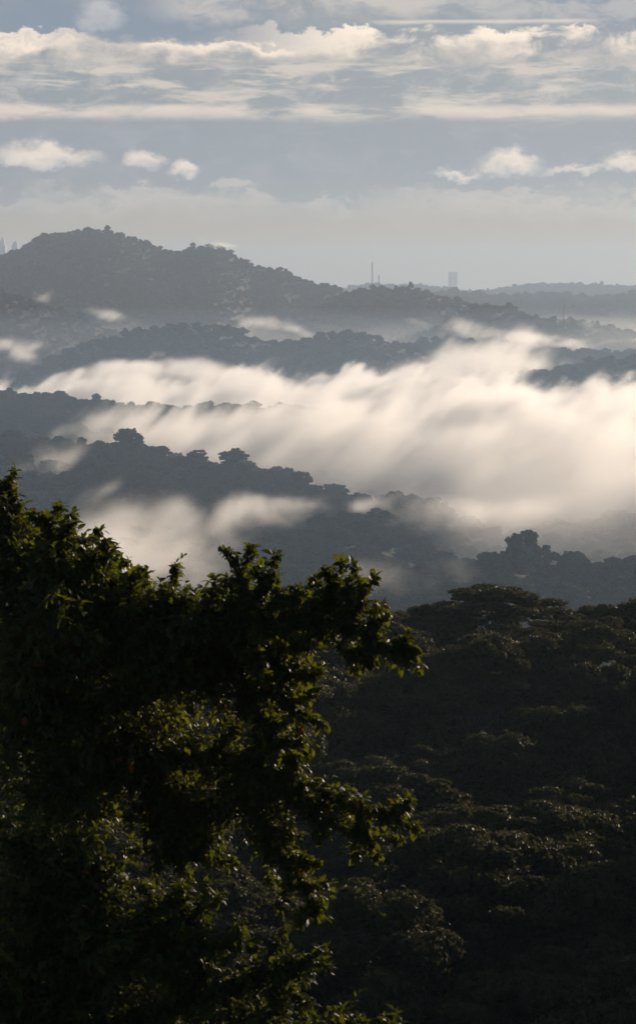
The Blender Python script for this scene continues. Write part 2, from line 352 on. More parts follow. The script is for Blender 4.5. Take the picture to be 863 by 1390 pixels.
def lobes_for(kind, rng, H, Rr):
    """lobe centres and radii (unit metres) of a crown: H total height, Rr crown radius"""
    L = []
    if kind == 'umbrella':
        for t in range(3):
            rr = Rr * (1.0, 0.80, 0.5)[t]; zz = H * (0.80, 0.89, 0.96)[t]
            for k in range((16, 11, 6)[t]):
                a = k * 2.399 + t + rng.normal() * 0.15; q = rr * math.sqrt((k + 0.6) / (16, 11, 6)[t])
                L.append(((q * math.cos(a), q * math.sin(a), zz + rng.normal() * 0.3 - 0.03 * q * q / Rr * 2), Rr * rng.uniform(.15, .25), 0.42))
    elif kind == 'round':
        for k in range(34):
            a = k * 2.399 + rng.normal() * .2; zt = rng.uniform(-.45, 1); q = Rr * rng.uniform(.6, .88) * math.sqrt(max(0, 1 - zt * zt * .9))
            L.append(((q * math.cos(a), q * math.sin(a), H - Rr * 0.95 + zt * Rr * 0.66), Rr * rng.uniform(.18, .34), rng.uniform(.5, .8)))
        L.append(((0, 0, H - Rr * 1.0), Rr * .62, .9))
    elif kind == 'spread':
        for k in range(38):
            a = k * 2.399 + rng.normal() * .25; t = (k + .5) / 38; q = Rr * 0.92 * math.sqrt(t)
            L.append(((q * math.cos(a), q * math.sin(a), H - Rr * .30 - .40 * Rr * t ** 1.5 + rng.normal() * Rr * .10), Rr * rng.uniform(.13, .27), rng.uniform(.35, .6)))
        L.append(((0, 0, H - Rr * .85), Rr * .6, .55))
    else:                                       # 'tall'
        for k in range(15):
            a = k * 2.399; zt = k / 14.0; q = Rr * (.75 - .45 * zt) * rng.uniform(.6, 1.1)
            L.append(((q * math.cos(a), q * math.sin(a), H * (.52 + .40 * zt)), Rr * rng.uniform(.32, .48), .9))
    return L
SPH = ico(2); SPH1 = ico(1)
def crown_mesh(name, kind, seed, H, Rr, ncards, size, mat, core=0.72):
    rng = np.random.RandomState(seed); mb = MB(); L = lobes_for(kind, rng, H, Rr)
    wts = np.array([l[1] ** 2 for l in L]); wts /= wts.sum()
    for c, r, fl in L:
        v = SPH[0].copy(); off = 1 + 0.5 * fbm3(v[:, 0] * 1.7 + c[0], v[:, 1] * 1.7 + c[1], v[:, 2] * 1.7 + c[2], 3)
        mb.add(v * (r * core * off[:, None]) * [1, 1, fl] + c, None, SPH[1])
    for (c, r, fl), w in zip(L, wts):
        k = int(ncards * w); d = rng.normal(size=(k, 3)); d /= np.linalg.norm(d, axis=1)[:, None]
        d[:, 2] = np.where(d[:, 2] < -.3, -d[:, 2], d[:, 2])
        bump = 1 + 0.55 * fbm3(d[:, 0] * 2.2 + c[0], d[:, 1] * 2.2 + c[1], d[:, 2] * 2.2 + c[2], 3)
        # clumps: pull cards towards random clump centres so that gaps open between them
        cc = d[rng.randint(0, k, max(6, k // 22))]
        near = cc[np.argmax(d @ cc.T, axis=1)]; d = d * .55 + near * .45 + rng.normal(size=(k, 3)) * 0.05
        rad = r * bump * (0.80 + 0.28 * rng.rand(k))
        rad = rad + r * .16 * np.maximum(rng.normal(size=k) - .6, 0) * (rng.rand(k) < .6)
        p = d * rad[:, None] * [1, 1, fl] + c
        v, f = leaf_cards(p, d * [1, 1, 1.4], size, rng); mb.add(v, None, f)
    return mb.mesh(name, mat), L
def limb_mesh(name, kind, seed, H, Rr, L, mat, base_r):
    rng = np.random.RandomState(seed + 99); mb = MB()
    fork = H * {'umbrella': .55, 'round': .45, 'spread': .5}.get(kind, .5)
    lean = rng.normal(size=2) * 0.03 * H
    z = np.linspace(-2.0, fork, 9); wob = 0.012 * H
    pts = np.stack([lean[0] * z / H + wob * np.sin(z * .5), lean[1] * z / H + wob * np.cos(z * .37), z], -1)
    mb.tube(pts, base_r * (1.35 - 0.75 * (np.arange(9) / 8.0) ** .5), 9)
    top = pts[-1]
    for (c, r, fl) in L[::3]:
        c = np.array(c); t = np.linspace(0, 1, 6)[:, None]
        mid = (top + c) / 2 + np.array([0, 0, -0.10 * H * (kind != 'tall')]) * rng.uniform(.3, 1)
        p = (1 - t) ** 2 * top + 2 * t * (1 - t) * mid + t ** 2 * c
        mb.tube(p, base_r * np.linspace(.36, .05, 6), 6)
    return mb.mesh(name, mat, True)

# ------------------------------------------------------------------ canopy trees of the near hill (individuals)
VAR = {}
def variant(key, kind, seed, H, Rr, ncards, size, mat, bark, br):
    cm, L = crown_mesh('crown', kind, seed, H, Rr, ncards, size, mat)
    VAR[key] = (cm, limb_mesh('trunk', kind, seed, H, Rr, L, bark, br), H, Rr)
variant('umb_a', 'umbrella', 11, 24, 8.0, 26000, .21, M_mid, M_pale_bark, .42)
variant('umb_b', 'umbrella', 12, 22, 6.5, 20000, .20, M_mid, M_bark, .36)
variant('rnd_a', 'round', 13, 20, 6.0, 26000, .20, M_mid, M_bark, .36)
variant('rnd_b', 'round', 14, 18, 5.0, 22000, .19, M_mid, M_pale_bark, .30)
variant('spr_a', 'spread', 15, 21, 7.5, 28000, .21, M_mid, M_bark, .42)
variant('spr_b', 'spread', 16, 19, 6.5, 26000, .20, M_mid, M_pale_bark, .36)
variant('tal_a', 'tall', 17, 23, 4.5, 22000, .20, M_mid, M_bark, .33)
def place_tree(key, x, y, z, s, rz, label, group=None, cat='tree', name='rainforest_tree', sz=None):
    cm, tm, H, Rr = VAR[key]
    r = link(name, None); r.location = (x, y, z); r.rotation_euler = (0, 0, rz); r.scale = (s, s, sz or s)
    tag(r, label, cat, group)
    link('trunk', tm, r); link('crown', cm, r)
    return r
rng = np.random.RandomState(21)
# the trees that stand out on the near skyline: key, px, row of the top, distance, scale, label
SKY = [
 ('umb_a', 670, 797, 292, 1.22, 'tall umbrella crowned tree with flat layered foliage standing above the dark canopy', 'umbrella_tree'),
 ('spr_a', 845, 812, 290, .95, 'broad spreading tree rising at the right end of the dark canopy skyline', 'rainforest_tree'),
 ('rnd_b', 770, 827, 310, .85, 'low rounded tree between the umbrella crowned tree and the broad tree at the right edge', 'rainforest_tree'),
 ('spr_b', 590, 822, 285, .80, 'small sunlit tree close against the left side of the umbrella crowned tree', 'rainforest_tree'),
 ('rnd_a', 530, 824, 300, .85, 'round canopy tree on the skyline just right of the leafy foreground sprays', 'rainforest_tree'),
 ('rnd_a', 425, 783, 262, 1.0, 'tall fine leaved tree showing between the two upright foreground sprays', 'rainforest_tree'),
 ('umb_b', 810, 838, 268, .9, 'flat topped tree just in front of the broad tree at the right edge', 'umbrella_tree'),
 ('rnd_a', 720, 850, 262, .9, 'rounded tree in front of and below the right end of the umbrella crowned tree', 'rainforest_tree'),
 ('spr_a', 640, 862, 255, .85, 'spreading tree in front of and below the umbrella crowned tree', 'rainforest_tree'),
]
taken = []
for key, px, row, D, s, lab, nm in SKY:
    p = at(px, row, D); H = VAR[key][2] * s; gz = height(p[0], p[1]).item()
    sz = (p[2] - gz) / VAR[key][2]
    place_tree(key, p[0], p[1], gz, s, rng.uniform(0, 6.28), lab, None, 'tree', nm, sz); taken.append((p[0], p[1], 6.0))
keys = ['rnd_a', 'rnd_b', 'spr_a', 'spr_b', 'umb_b', 'tal_a', 'rnd_b', 'spr_b']
y = 92.0; row_i = 0; CAN = []
while y < 345:
    step = 8.6 + y * 0.006
    half = 0.150 * y + 8
    x = -half + rng.uniform(0, step)
    while x < half + 4:
        X_ = x + rng.normal() * 1.4; Y_ = y + rng.normal() * 1.8; x += step
        if any((X_ - a) ** 2 + (Y_ - b) ** 2 < r_ * r_ for a, b, r_ in taken): continue
        key = keys[rng.randint(len(keys))]; gz = height(X_, Y_).item(); H = VAR[key][2]
        px_, _ = proj((X_, Y_, gz + 20))
        # canopy surface: gentle rolls, kept below the skyline trees
        row_max = 846 + 9 * math.sin(px_ * .031)
        top_lim = at(px_, row_max, Y_)[2] - gz
        ht = 20.5 + 3.2 * float(fbm2(np.array(X_ / 22.0), np.array(Y_ / 22.0), 2)) * 3.0 + rng.normal() * 2.3
        ht = min(ht, top_lim)
        if ht < 7: continue
        kindw = {'r': 'rounded', 's': 'spreading', 'u': 'flat topped', 't': 'narrow'}[key[0]]
        rt = proj((X_, Y_, gz + ht))[1]
        rz_ = 'just under the skyline' if rt < 885 else 'a quarter down the slope' if rt < 960 else 'halfway down the slope' if rt < 1060 else 'low on the slope' if rt < 1190 else 'at the dark slope foot'
        cz_ = ('behind the foreground tree far left' if px_ < 150 else 'behind the foreground tree middle' if px_ < 360 else 'behind the outer foreground branches' if px_ < 575
               else 'below left of the umbrella crown' if px_ < 650 else 'below the umbrella crown' if px_ < 750 else 'towards the right edge')
        r = place_tree(key, X_, Y_, gz, max(.7, ht / H), rng.uniform(0, 6.28), f'{kindw} tree {rz_} {cz_}', f'{kindw} trees {rz_} {cz_}', sz=ht / H)
        CAN.append((kindw, rz_, cz_, px_, r))
    y += step * 0.95; row_i += 1

cells = {}
for kindw, rz_, cz_, px_, r in CAN: cells.setdefault((kindw, rz_, cz_), []).append((px_, r))
ORD = [['only'], ['left hand', 'right hand'], ['leftmost', 'middle', 'rightmost'], ['leftmost', 'second', 'third', 'rightmost'], ['leftmost', 'second', 'third', 'fourth', 'rightmost'], ['leftmost', 'second', 'third', 'fourth', 'fifth', 'rightmost']]
while len(ORD) < 12: ORD.append(ORD[-1][:-1] + [('sixth', 'seventh', 'eighth', 'ninth', 'tenth', 'eleventh')[len(ORD) - 6], 'rightmost'])
for (kindw, rz_, cz_), m_ in cells.items():
    if len(m_) <= 12:
        for w_, (px_, r) in zip(ORD[len(m_) - 1], sorted(m_, key=lambda t: t[0])): r['label'] = f'{w_} {kindw} tree {rz_} {cz_}'

# ------------------------------------------------------------------ leafy foreground trees
LV = np.array([(0,0,0),(0,.33,.03),(0,.68,.0),(0,1,-.10),(-.26,.30,.09),(-.24,.66,.06),(.26,.30,.09),(.24,.66,.06)])
LQ = np.array([(1,2,5,4),(1,6,7,2)]); LT = np.array([(0,1,4),(2,3,5),(0,6,1),(2,7,3)])
def leaves(base, dirs, up, ln):
    """true leaves: folded blades with a drooping tip"""
    k = len(base); d = dirs / np.linalg.norm(dirs, axis=1)[:, None]
    side = np.cross(d, up); side /= np.linalg.norm(side, axis=1)[:, None] + 1e-9; n = np.cross(side, d)
    v = base[:, None] + ln[:, None, None] * (side[:, None] * LV[None, :, :1] + d[:, None] * LV[None, :, 1:2] + n[:, None] * LV[None, :, 2:])
    o = np.arange(k)[:, None, None] * 8
    return v.reshape(-1, 3), (LQ[None] + o).reshape(-1, 4), (LT[None] + o).reshape(-1, 3)
def side_shoots(limbs, seed):
    """loose sprays that leave every limb near its outer half"""
    rng = random.Random(seed); out = []
    for path in limbs:
        for a in range(len(path) - 1):
            (x0, y0, r0, d0), (x1, y1, r1, d1) = path[a], path[a + 1]
            L = math.hypot(x1 - x0, y1 - y0); ux, uy = (x1 - x0) / (L + 1e-6), (y1 - y0) / (L + 1e-6)
            for k in range(1 + int(L / 26)):
                t = rng.random(); r = r0 + (r1 - r0) * t
                if r > 70 or r < 15: continue
                sgn = rng.choice((-1, 1)); fw = rng.uniform(.3, 1.0); ln = r * rng.uniform(.9, 1.5) + 7
                vx, vy = ux * fw - uy * sgn * .8, uy * fw + ux * sgn * .8 - .12; q = math.hypot(vx, vy)
                x, y, d = x0 + (x1 - x0) * t, y0 + (y1 - y0) * t, d0 + (d1 - d0) * t
                dz = rng.uniform(-.5, .5)
                out.append([(x, y, r * .35, d), (x + vx / q * ln * .6, y + vy / q * ln * .6 + rng.uniform(-4, 4), r * .26 + 3, d + dz * .6), (x + vx / q * ln, y + vy / q * ln + rng.uniform(-6, 6), 5, d + dz)])
    return out
def bush(limbs, seed, dens, leafm, twigm):
    rng = np.random.RandomState(seed); C = []; RR = []
    limbs = limbs + side_shoots(limbs, seed)
    for path in limbs:
        P3 = [at(px, py, dd) for px, py, r, dd in path]; Rm = [max(r, 5) / F * dd for px, py, r, dd in path]
        for a in range(len(path) - 1):
            seg = np.linalg.norm(P3[a + 1] - P3[a]); rm = (Rm[a] + Rm[a + 1]) / 2
            n = int(dens * 190 * (seg + .5 * rm) * (rm + .025) ** 1.6) + 5
            t = rng.rand(n); C.append(P3[a] * (1 - t)[:, None] + P3[a + 1] * t[:, None]); RR.append(Rm[a] * (1 - t) + Rm[a + 1] * t)
    C = np.concatenate(C); RR = np.concatenate(RR); n = len(C)
    o = rng.normal(size=(n, 3)) * [1, 1, .9] + [0.15, 0, .22]; o /= np.linalg.norm(o, axis=1)[:, None]
    # sprays: radius of the bush varies from place to place so that the outline is uneven
    q = C + o * RR[:, None]; lum = 1 + np.interp(RR, [.1, .35], [.8, 2.2]) * fbm3(q[:, 0] * 2.6, q[:, 1] * 2.6, q[:, 2] * 2.6, 3)
    reach = np.where(rng.rand(n) < .14, rng.uniform(1.05, 1.5, n), 1.0)
    e = C + o * (RR * lum * reach * rng.uniform(.10, 1.0, n) ** .6)[:, None]
    tl = np.minimum(rng.uniform(.20, .48, n), np.maximum(RR * 1.25, .13)); s0 = e - o * tl[:, None]
    mid = (s0 + e) / 2 + rng.normal(size=(n, 3)) * .014
    a1 = np.cross(o, [0, 0, 1.0]); a1 /= np.linalg.norm(a1, axis=1)[:, None] + 1e-6; a2 = np.cross(o, a1)
    ring = lambda p, r: np.stack([p + r * (math.cos(t) * a1 + math.sin(t) * a2) for t in (0, 2.094, 4.189)], 1)
    tv = np.concatenate([ring(s0, .006), ring(mid, .0045), ring(e, .002)], 1).reshape(-1, 3)
    tq = np.array([(i * 3 + j, i * 3 + (j + 1) % 3, (i + 1) * 3 + (j + 1) % 3, (i + 1) * 3 + j) for i in range(2) for j in range(3)])
    twigm.add(tv, (tq[None] + 9 * np.arange(n)[:, None, None]).reshape(-1, 4))
    m = 7; j = np.arange(m)
    f = (j + 1) / m
    B = s0[:, None] + (e - s0)[:, None] * f[None, :, None]
    ang = j[None] * 2.4 + rng.rand(n, m)
    D = rng.normal(size=(n, m, 3)) * .45 + o[:, None] * np.where(j < m - 2, .55, 1.1)[None, :, None] + a1[:, None] * np.cos(ang)[..., None] + a2[:, None] * np.sin(ang)[..., None] - [0, 0, .12]
    U = np.array([0, 0, 1.0]) + rng.normal(size=(n, m, 3)) * .45
    Ls = rng.uniform(.06, .145, n * m) * np.repeat(rng.uniform(.75, 1.2, n), m)
    v, q4, q3 = leaves(B.reshape(-1, 3), D.reshape(-1, 3), U.reshape(-1, 3), Ls)
    print('leaves', n * m); leafm.add(v, q4, q3)
def spline(pts, n=5):
    P_ = np.array(pts, float); out = []
    for i in range(len(P_) - 1):
        p0, p1, p2, p3 = P_[max(i - 1, 0)], P_[i], P_[i + 1], P_[min(i + 2, len(P_) - 1)]
        for t in np.linspace(0, 1, n, endpoint=False):
            out.append(.5 * (2 * p1 + (p2 - p0) * t + (2 * p0 - 5 * p1 + 4 * p2 - p3) * t * t + (3 * p1 - p0 - 3 * p2 + p3) * t ** 3))
    out.append(P_[-1]); return np.array(out)
def leafy_tree(name, label, trunk_pts, trunk_r, limbs, seed, dens, leaf_m):
    tp = [at(*p) for p in trunk_pts]; gz = height(tp[0][0], tp[0][1]).item(); foot = np.array([tp[0][0] - .3, tp[0][1] + .2, gz - .5])
    tp = [foot, (foot + tp[0]) / 2 + [.25, .1, 0]] + tp
    root = link(name, None); root.location = tuple(foot); tag(root, label, 'tree')
    def part(nm, mb, mat, smooth=False):
        o = link(nm, mb.mesh(nm, mat, smooth), root); o.location = tuple(-foot); return o
    mb = MB(); sp_ = spline(tp, 6); mb.tube(sp_, np.linspace(trunk_r * 1.6, trunk_r * .5, len(sp_)), 12); part('trunk', mb, M_bark, True)
    lm = MB(); tw = MB(); wood = [p for p in sp_]
    for L in limbs:
        pts_ = [at(px, py, dd) for px, py, r, dd in L]
        # tie the limb to the trunk
        k = np.argmin([np.linalg.norm(p - pts_[0]) for p in wood]); c0 = wood[k]
        sp2 = spline([c0, (c0 + pts_[0]) / 2 - [0, 0, .04]] + pts_, 4); wood += list(sp2[4:-6])
        b = MB(); b.tube(sp2, np.linspace(min(trunk_r * .4, .012 + L[0][2] * .0006), .007, len(sp2)), 7); part('limb', b, M_bark, True)
    bush(limbs, seed, dens, lm, tw)
    part('crown', lm, leaf_m); part('twigs', tw, M_bark)
    return root
T1 = [
 [(20,1000,120,31),(60,900,120,31),(120,850,92,30.6),(190,875,62,30.2),(250,890,58,30)],
 [(200,980,70,31.2),(190,1060,66,31.2),(130,1010,70,31.4),(50,1120,90,31.4)],
 [(250,910,62,30.6),(330,880,56,30.2),(400,885,36,29.8)],
 [(220,860,52,30.6),(300,850,46,30.4),(380,850,44,30)],
 [(400,1060,40,30.4),(300,1090,60,30.8),(200,1110,60,31.2)],
 [(50,740,34,30.6),(100,755,34,30.6),(140,782,30,30.4),(165,802,26,30.2)],
 [(330,900,40,30.2),(355,940,36,30.2),(352,1000,36,30.2),(360,1050,34,30.2)],
 [(230,832,28,30.2),(290,828,26,30),(380,825,24,29.5),(420,822,20,29.2)],
 [(395,870,36,29.2),(420,880,24,29.1)],
 [(60,780,54,30.6),(100,790,50,30.6),(145,815,40,30.4)],
 [(40,900,105,30),(35,820,90,30),(25,740,62,30.3),(18,690,36,30.5),(6,655,16,30.6)],
 [(70,860,90,29),(85,800,58,29),(72,740,30,29),(62,702,12,29)],
 [(110,880,80,30),(130,820,50,29.5),(122,766,30,29.4),(112,728,12,29.4)],
 [(150,870,70,30),(168,820,36,30),(176,790,18,30),(190,772,8,30)],
 [(90,870,90,30),(210,862,64,29.6),(300,850,52,29.3),(370,850,44,29),(435,842,42,28.7),(485,855,32,28.5),(530,884,22,28.3),(566,904,11,28.2)],
 [(335,850,34,29.2),(334,808,19,29),(328,780,12,28.9),(316,757,8,28.8),(300,744,5,28.8)],
 [(345,840,32,29.2),(354,802,16,29.2),(368,774,12,29.1),(376,750,7,29.1)],
 [(318,790,9,28.9),(338,755,9,28.9),(345,742,5,28.9)],
 [(445,842,36,28.8),(452,808,24,28.7),(458,780,15,28.6),(466,763,8,28.6)],
 [(475,850,34,28.6),(492,815,20,28.5),(486,785,11,28.5),(480,768,6,28.5)],
 [(500,860,22,28.5),(520,838,11,28.4),(524,816,5,28.4)],
 [(400,850,30,28.8),(400,812,18,28.8),(398,795,9,28.8)],
 [(230,850,38,29.6),(250,820,16,29.5),(262,806,8,29.4)],
 [(465,880,22,28.5),(492,897,13,28.4),(512,903,6,28.4)],
 [(80,960,110,31),(190,940,78,30.5),(265,905,52,30.2),(330,920,42,30),(385,950,30,29.8),(420,975,15,29.7),(440,984,7,29.7)],
 [(370,900,30,29.6),(410,915,18,29.5),(436,920,9,29.5)],
 [(60,1080,110,31),(150,1030,66,31),(250,1020,52,30.6),(340,1040,44,30.2),(410,1062,34,30),(480,1092,27,29.8),(530,1112,19,29.6),(568,1124,10,29.5)],
 [(360,1000,26,29.9),(400,1015,14,29.8),(418,1004,7,29.8)],
 [(380,1080,34,30),(440,1112,24,29.8),(500,1140,17,29.7),(548,1140,9,29.6)],
 [(330,1060,46,30.4),(350,1120,40,30.2),(390,1175,34,30),(425,1220,24,29.9),(432,1255,14,29.8)],
 [(220,1050,50,31),(240,1110,46,31),(225,1160,40,31),(290,1140,34,30.8)],
]
T2 = [
 [(30,1420,130,27),(40,1300,120,27),(50,1200,90,27),(45,1140,50,27.2)],
 [(90,1400,110,27),(130,1290,80,27),(140,1200,54,26.8),(120,1150,26,26.8)],
 [(110,1330,90,27),(200,1270,46,26.7),(228,1222,22,26.6),(250,1204,10,26.6)],
 [(190,1290,40,26.7),(262,1242,20,26.6),(305,1216,8,26.5)],
 [(160,1400,80,27),(260,1350,60,26.8),(350,1330,48,26.6),(410,1306,26,26.4),(446,1292,9,26.4)],
 [(250,1420,70,27),(400,1420,70,26.7),(520,1440,50,26.5)],
 [(200,1320,50,26.8),(270,1290,30,26.7),(330,1276,15,26.6)],
]
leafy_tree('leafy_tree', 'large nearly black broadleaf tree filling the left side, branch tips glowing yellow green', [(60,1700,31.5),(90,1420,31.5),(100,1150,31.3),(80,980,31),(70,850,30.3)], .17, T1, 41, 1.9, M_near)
leafy_tree('young_tree', 'lower dark broadleaf tree in the bottom left corner with few bright lime leaves', [(60,1800,27.5),(70,1560,27.4),(80,1400,27.2),(90,1300,27)], .10, T2, 42, 1.9, M_near_shaded)

# ------------------------------------------------------------------ forests further off
FAR = []
far_specs = [('round', 31, 17, 6.5), ('round', 32, 15, 5.5), ('spread', 33, 18, 8.0), ('spread', 34, 16, 6.5), ('umbrella', 35, 20, 8.0), ('tall', 36, 19, 5.0), ('round', 37, 19, 7.5), ('spread', 38, 17, 7.0)]
for kind, seed, H, Rr in far_specs:
    cm, L = crown_mesh('crown', kind, seed, H, Rr, 2600, .50, M_far, core=.78)
    tm = limb_mesh('trunk', kind, seed, H, Rr, L, M_bark, .34)
    FAR.append((cm, tm, H, Rr))
pts = []; tid = []; rz = []; sc = []; nrm = []
rng = np.random.RandomState(8)
def scatter(y0, y1, ulo, uhi, sp):
    y = y0
    while y < y1:
        xs = np.arange(ulo * y - 10, uhi * y + 10, sp); xs = xs + rng.uniform(-.42, .42, len(xs)) * sp
        yy = y + rng.uniform(-.42, .42, len(xs)) * sp
        for a, b in zip(xs, yy): pts.append((a, b))
        y += sp * .9
scatter(110, 345, -.17, .17, 5.0)
NLOW = len(pts)
scatter(350, 900, -.16, .16, 9.5)
scatter(900, 2400, -.165, .165, 10.0)
scatter(2400, 5500, -.16, .16, 13.0)
scatter(5500, 7300, -.02, .15, 24.0)
scatter(9000, 10000, -.15, .15, 26.0)
for _ in range(900):  # trees on the added shoulder out of view
    a_, b_ = rng.uniform(80, 330), rng.uniform(170, 490)
    if a_ > .19 * b_ + 12: pts.append((a_, b_))
P = np.array(pts); PZ = height(P[:, 0], P[:, 1]) - np.where(P[:, 1] > 2400, 7.5, 5.0)
# leave out what no side-step could reveal: slopes facing well away behind their own crest
eps = 12.0
back = (height(P[:, 0], P[:, 1] - eps) - height(P[:, 0], P[:, 1] + eps)) / (2 * eps)
sight = (CZ - PZ) / P[:, 1]
keep = (back < sight + 0.16) | (P[:, 0] > .18 * P[:, 1])
# and what lies deeper than 40 m below the line of sight over nearer ground
low = (np.arange(len(P)) < NLOW)[keep]; P, PZ = P[keep], PZ[keep]
N = len(P)
tid = rng.choice(8, N, p=[.23, .24, .14, .16, .004, .066, .07, .09])
rz = rng.uniform(0, 6.283, N)
sc = np.clip(rng.normal(.82, .17, N), .5, 1.3) * np.where(P[:, 1] > 5500, 1.7, 1.0) * (1 + .5 * fbm2(P[:, 0] / 90, P[:, 1] / 90, 3))
sc[low] *= .42
PZ[low] += 2.0
print('forest trees', N)

# crest trees one can tell apart are individuals: on the two nearest ridges take those on the skyline
cand = []
pxs, pys = proj(np.stack([P[:, 0], P[:, 1], PZ + 15], -1))
ok = (P[:, 1] > 700) & (P[:, 1] < 2150) & (pxs > -10) & (pxs < 875) & (pys < 860)
order = np.argsort(P[:, 1]); horizon = np.full(120, 3000.0); sky_tree = []
# running skyline from near to far; trees which raise the skyline by jump are crest trees
for i in order[::1]:
    if not ok[i]: continue
    b = int((pxs[i] + 10) / 8)
    b0, b1 = max(0, b), min(119, b)
    if pys[i] < horizon[b0] - 0.5: sky_tree.append((i, horizon[b0] - pys[i]))
    horizon[b0] = min(horizon[b0], pys[i])
# those standing on a crest: nothing of their own ridge just behind them is higher in the picture
crest = []
for i, _ in sky_tree:
    x_, y_ = P[i]
    hb = height(np.full(6, x_), y_ + np.array([15, 30, 50, 80, 120, 160.])) - CZ
    tb = (hb + 15) / (y_ + np.array([15, 30, 50, 80, 120, 160.]))
    if np.all(tb < (PZ[i] + 15 - CZ) / y_ + 0.006): crest.append(i)
crest = sorted(crest, key=lambda i: P[i, 1])[:110]
print('crest trees', len(crest))
def crest_where(y_, px_):
    if y_ < 1140: return 'on the low ridge beyond the canopy', 'trees along the low dark ridge beyond the near canopy'
    if y_ < 1330: return 'on the low misty spur', 'trees along the low spur in the mist'
    if y_ < 1750: return 'on the long ridge above the mist', 'trees along the long ridge above the valley mist'
    return 'on the ridge half drowned in bright mist', 'trees along the ridge half drowned in mist'
fname = ['rounded', 'small rounded', 'broad spreading', 'spreading', 'flat topped', 'narrow upright', 'large domed', 'wide low']
CC = {}
for i in crest: CC.setdefault((fname[tid[i]], crest_where(P[i, 1], pxs[i])[0], max(0, min(4, int(pxs[i] // 173)))), []).append(i)
for v_ in CC.values(): v_.sort(key=lambda i: pxs[i])
for i in crest:
    cm, tm, H, Rr = FAR[tid[i]]; w, gname = crest_where(P[i, 1], pxs[i]); zn = max(0, min(4, int(pxs[i] // 173))); mates = CC[(fname[tid[i]], w, zn)]
    col_w = ('near the left edge', 'left of centre', 'at the centre', 'right of centre', 'near the right edge', 'near the right edge')[zn]
    ow = ORD[len(mates) - 1][mates.index(i)] if len(mates) <= 12 else ''
    r = link('ridge_tree', None); r.location = (P[i, 0], P[i, 1], PZ[i]); r.rotation_euler = (0, 0, rz[i])
    s = sc[i] * rng.uniform(.95, 1.15); r.scale = (s, s, s * rng.uniform(.95, 1.15))
    tag(r, ' '.join(f'{ow} {fname[tid[i]]} tree {w} {col_w}'.split()), 'tree', f'{fname[tid[i]]} {gname}')
    link('trunk', tm, r); link('crown', cm, r)
# far ridge trees that stand out against the sky: px, row of base, distance, variant, scale
for px, row, D, k, s, lab in [
    (557, 381, 4690, 5, 1.15, 'lone emergent tree with ragged crown on the far crest beside the radio masts'),
    (262, 324, 5190, 2, .9, 'spreading tree on the saddle right of the highest hilltop'),
    (146, 303, 5190, 6, .9, 'domed tree on the top of the highest hill'),
    (620, 400, 4660, 2, 1.0, 'low spreading tree where the far mast ridge drops to the mist'),
    (690, 409, 4190, 0, 1.0, 'rounded tree on the peak of the far ridge streaked by mist'),
    (798, 464, 2520, 1, 1.1, 'small tree poking up from the dark right hand ridge crest'),
    (536, 668, 1495, 6, 1.0, 'domed tree at the dim end of the misty ridge'),
    (172, 583, 1495, 6, 1.35, 'largest domed tree near the left end of the long misty ridge'),
    (318, 612, 1495, 2, 1.3, 'broad tree forming the knoll halfway along the long misty ridge'),
    (268, 614, 1492, 4, .9, 'small parasol shaped tree left of the knoll on the misty ridge'),
    (700, 726, 1052, 6, .75, 'prominent rounded tree capping the low dark ridge beyond the near canopy'),
    (172, 699, 1190, 3, 1.1, 'flat crowned tree half dissolved in mist in the valley')]:
    p = at(px, row, D); cm, tm, H, Rr = FAR[k]; gz = height(p[0], p[1]).item()
    sz = max(.7, min(1.25, (p[2] + 5 - gz) / H))
    r = link('emergent_tree', None); r.location = (p[0], p[1], gz - 3.5); r.rotation_euler = (0, 0, px * .7); r.scale = (s, s, sz)
    tag(r, lab, 'tree'); link('trunk', tm, r); link('crown', cm, r)

rest = np.setdiff1d(np.arange(N), crest)
src = bpy.data.collections.new('forest_tree_kinds')
for k, (cm, tm, H, Rr) in enumerate(FAR):
    c_o = bpy.data.objects.new(f'forest_crown.{k:03d}', cm); src.objects.link(c_o)
fm = bpy.data.meshes.new('forest'); fm.from_pydata([tuple(v) for v in np.stack([P[rest, 0], P[rest, 1], PZ[rest]], -1)], [], [])
for nm, arr, ty in (('tid', tid[rest].astype(np.int32), 'INT'), ('rz', rz[rest].astype(np.float32), 'FLOAT'), ('sc', sc[rest].astype(np.float32), 'FLOAT')):
    a = fm.attributes.new(nm, ty, 'POINT'); a.data.foreach_set('value', arr)
forest = link('forest', fm); tag(forest, 'unbroken rainforest covering the hazy hills and valleys', 'forest', kind='stuff')
ng = bpy.data.node_groups.new('forest_scatter', 'GeometryNodeTree')
ng.interface.new_socket('Geometry', in_out='INPUT', socket_type='NodeSocketGeometry'); ng.interface.new_socket('Geometry', in_out='OUTPUT', socket_type='NodeSocketGeometry')
q = NT(ng); gi = q.node('NodeGroupInput'); go = q.node('NodeGroupOutput'); ci = q.node('GeometryNodeCollectionInfo')
ci.inputs['Collection'].default_value = src; ci.inputs['Separate Children'].default_value = True; ci.inputs['Reset Children'].default_value = True
def nattr(nm, ty):
    n = q.node('GeometryNodeInputNamedAttribute', data_type=ty); n.inputs['Name'].default_value = nm; return n.outputs['Attribute']
iop = q.node('GeometryNodeInstanceOnPoints'); q.l.new(gi.outputs[0], iop.inputs['Points']); q.l.new(ci.outputs[0], iop.inputs['Instance'])
iop.inputs['Pick Instance'].default_value = True; q.l.new(nattr('tid', 'INT'), iop.inputs['Instance Index'])
cx = q.node('ShaderNodeCombineXYZ'); q.l.new(nattr('rz', 'FLOAT'), cx.inputs[2]); q.l.new(cx.outputs[0], iop.inputs['Rotation']); q.l.new(nattr('sc', 'FLOAT'), iop.inputs['Scale'])
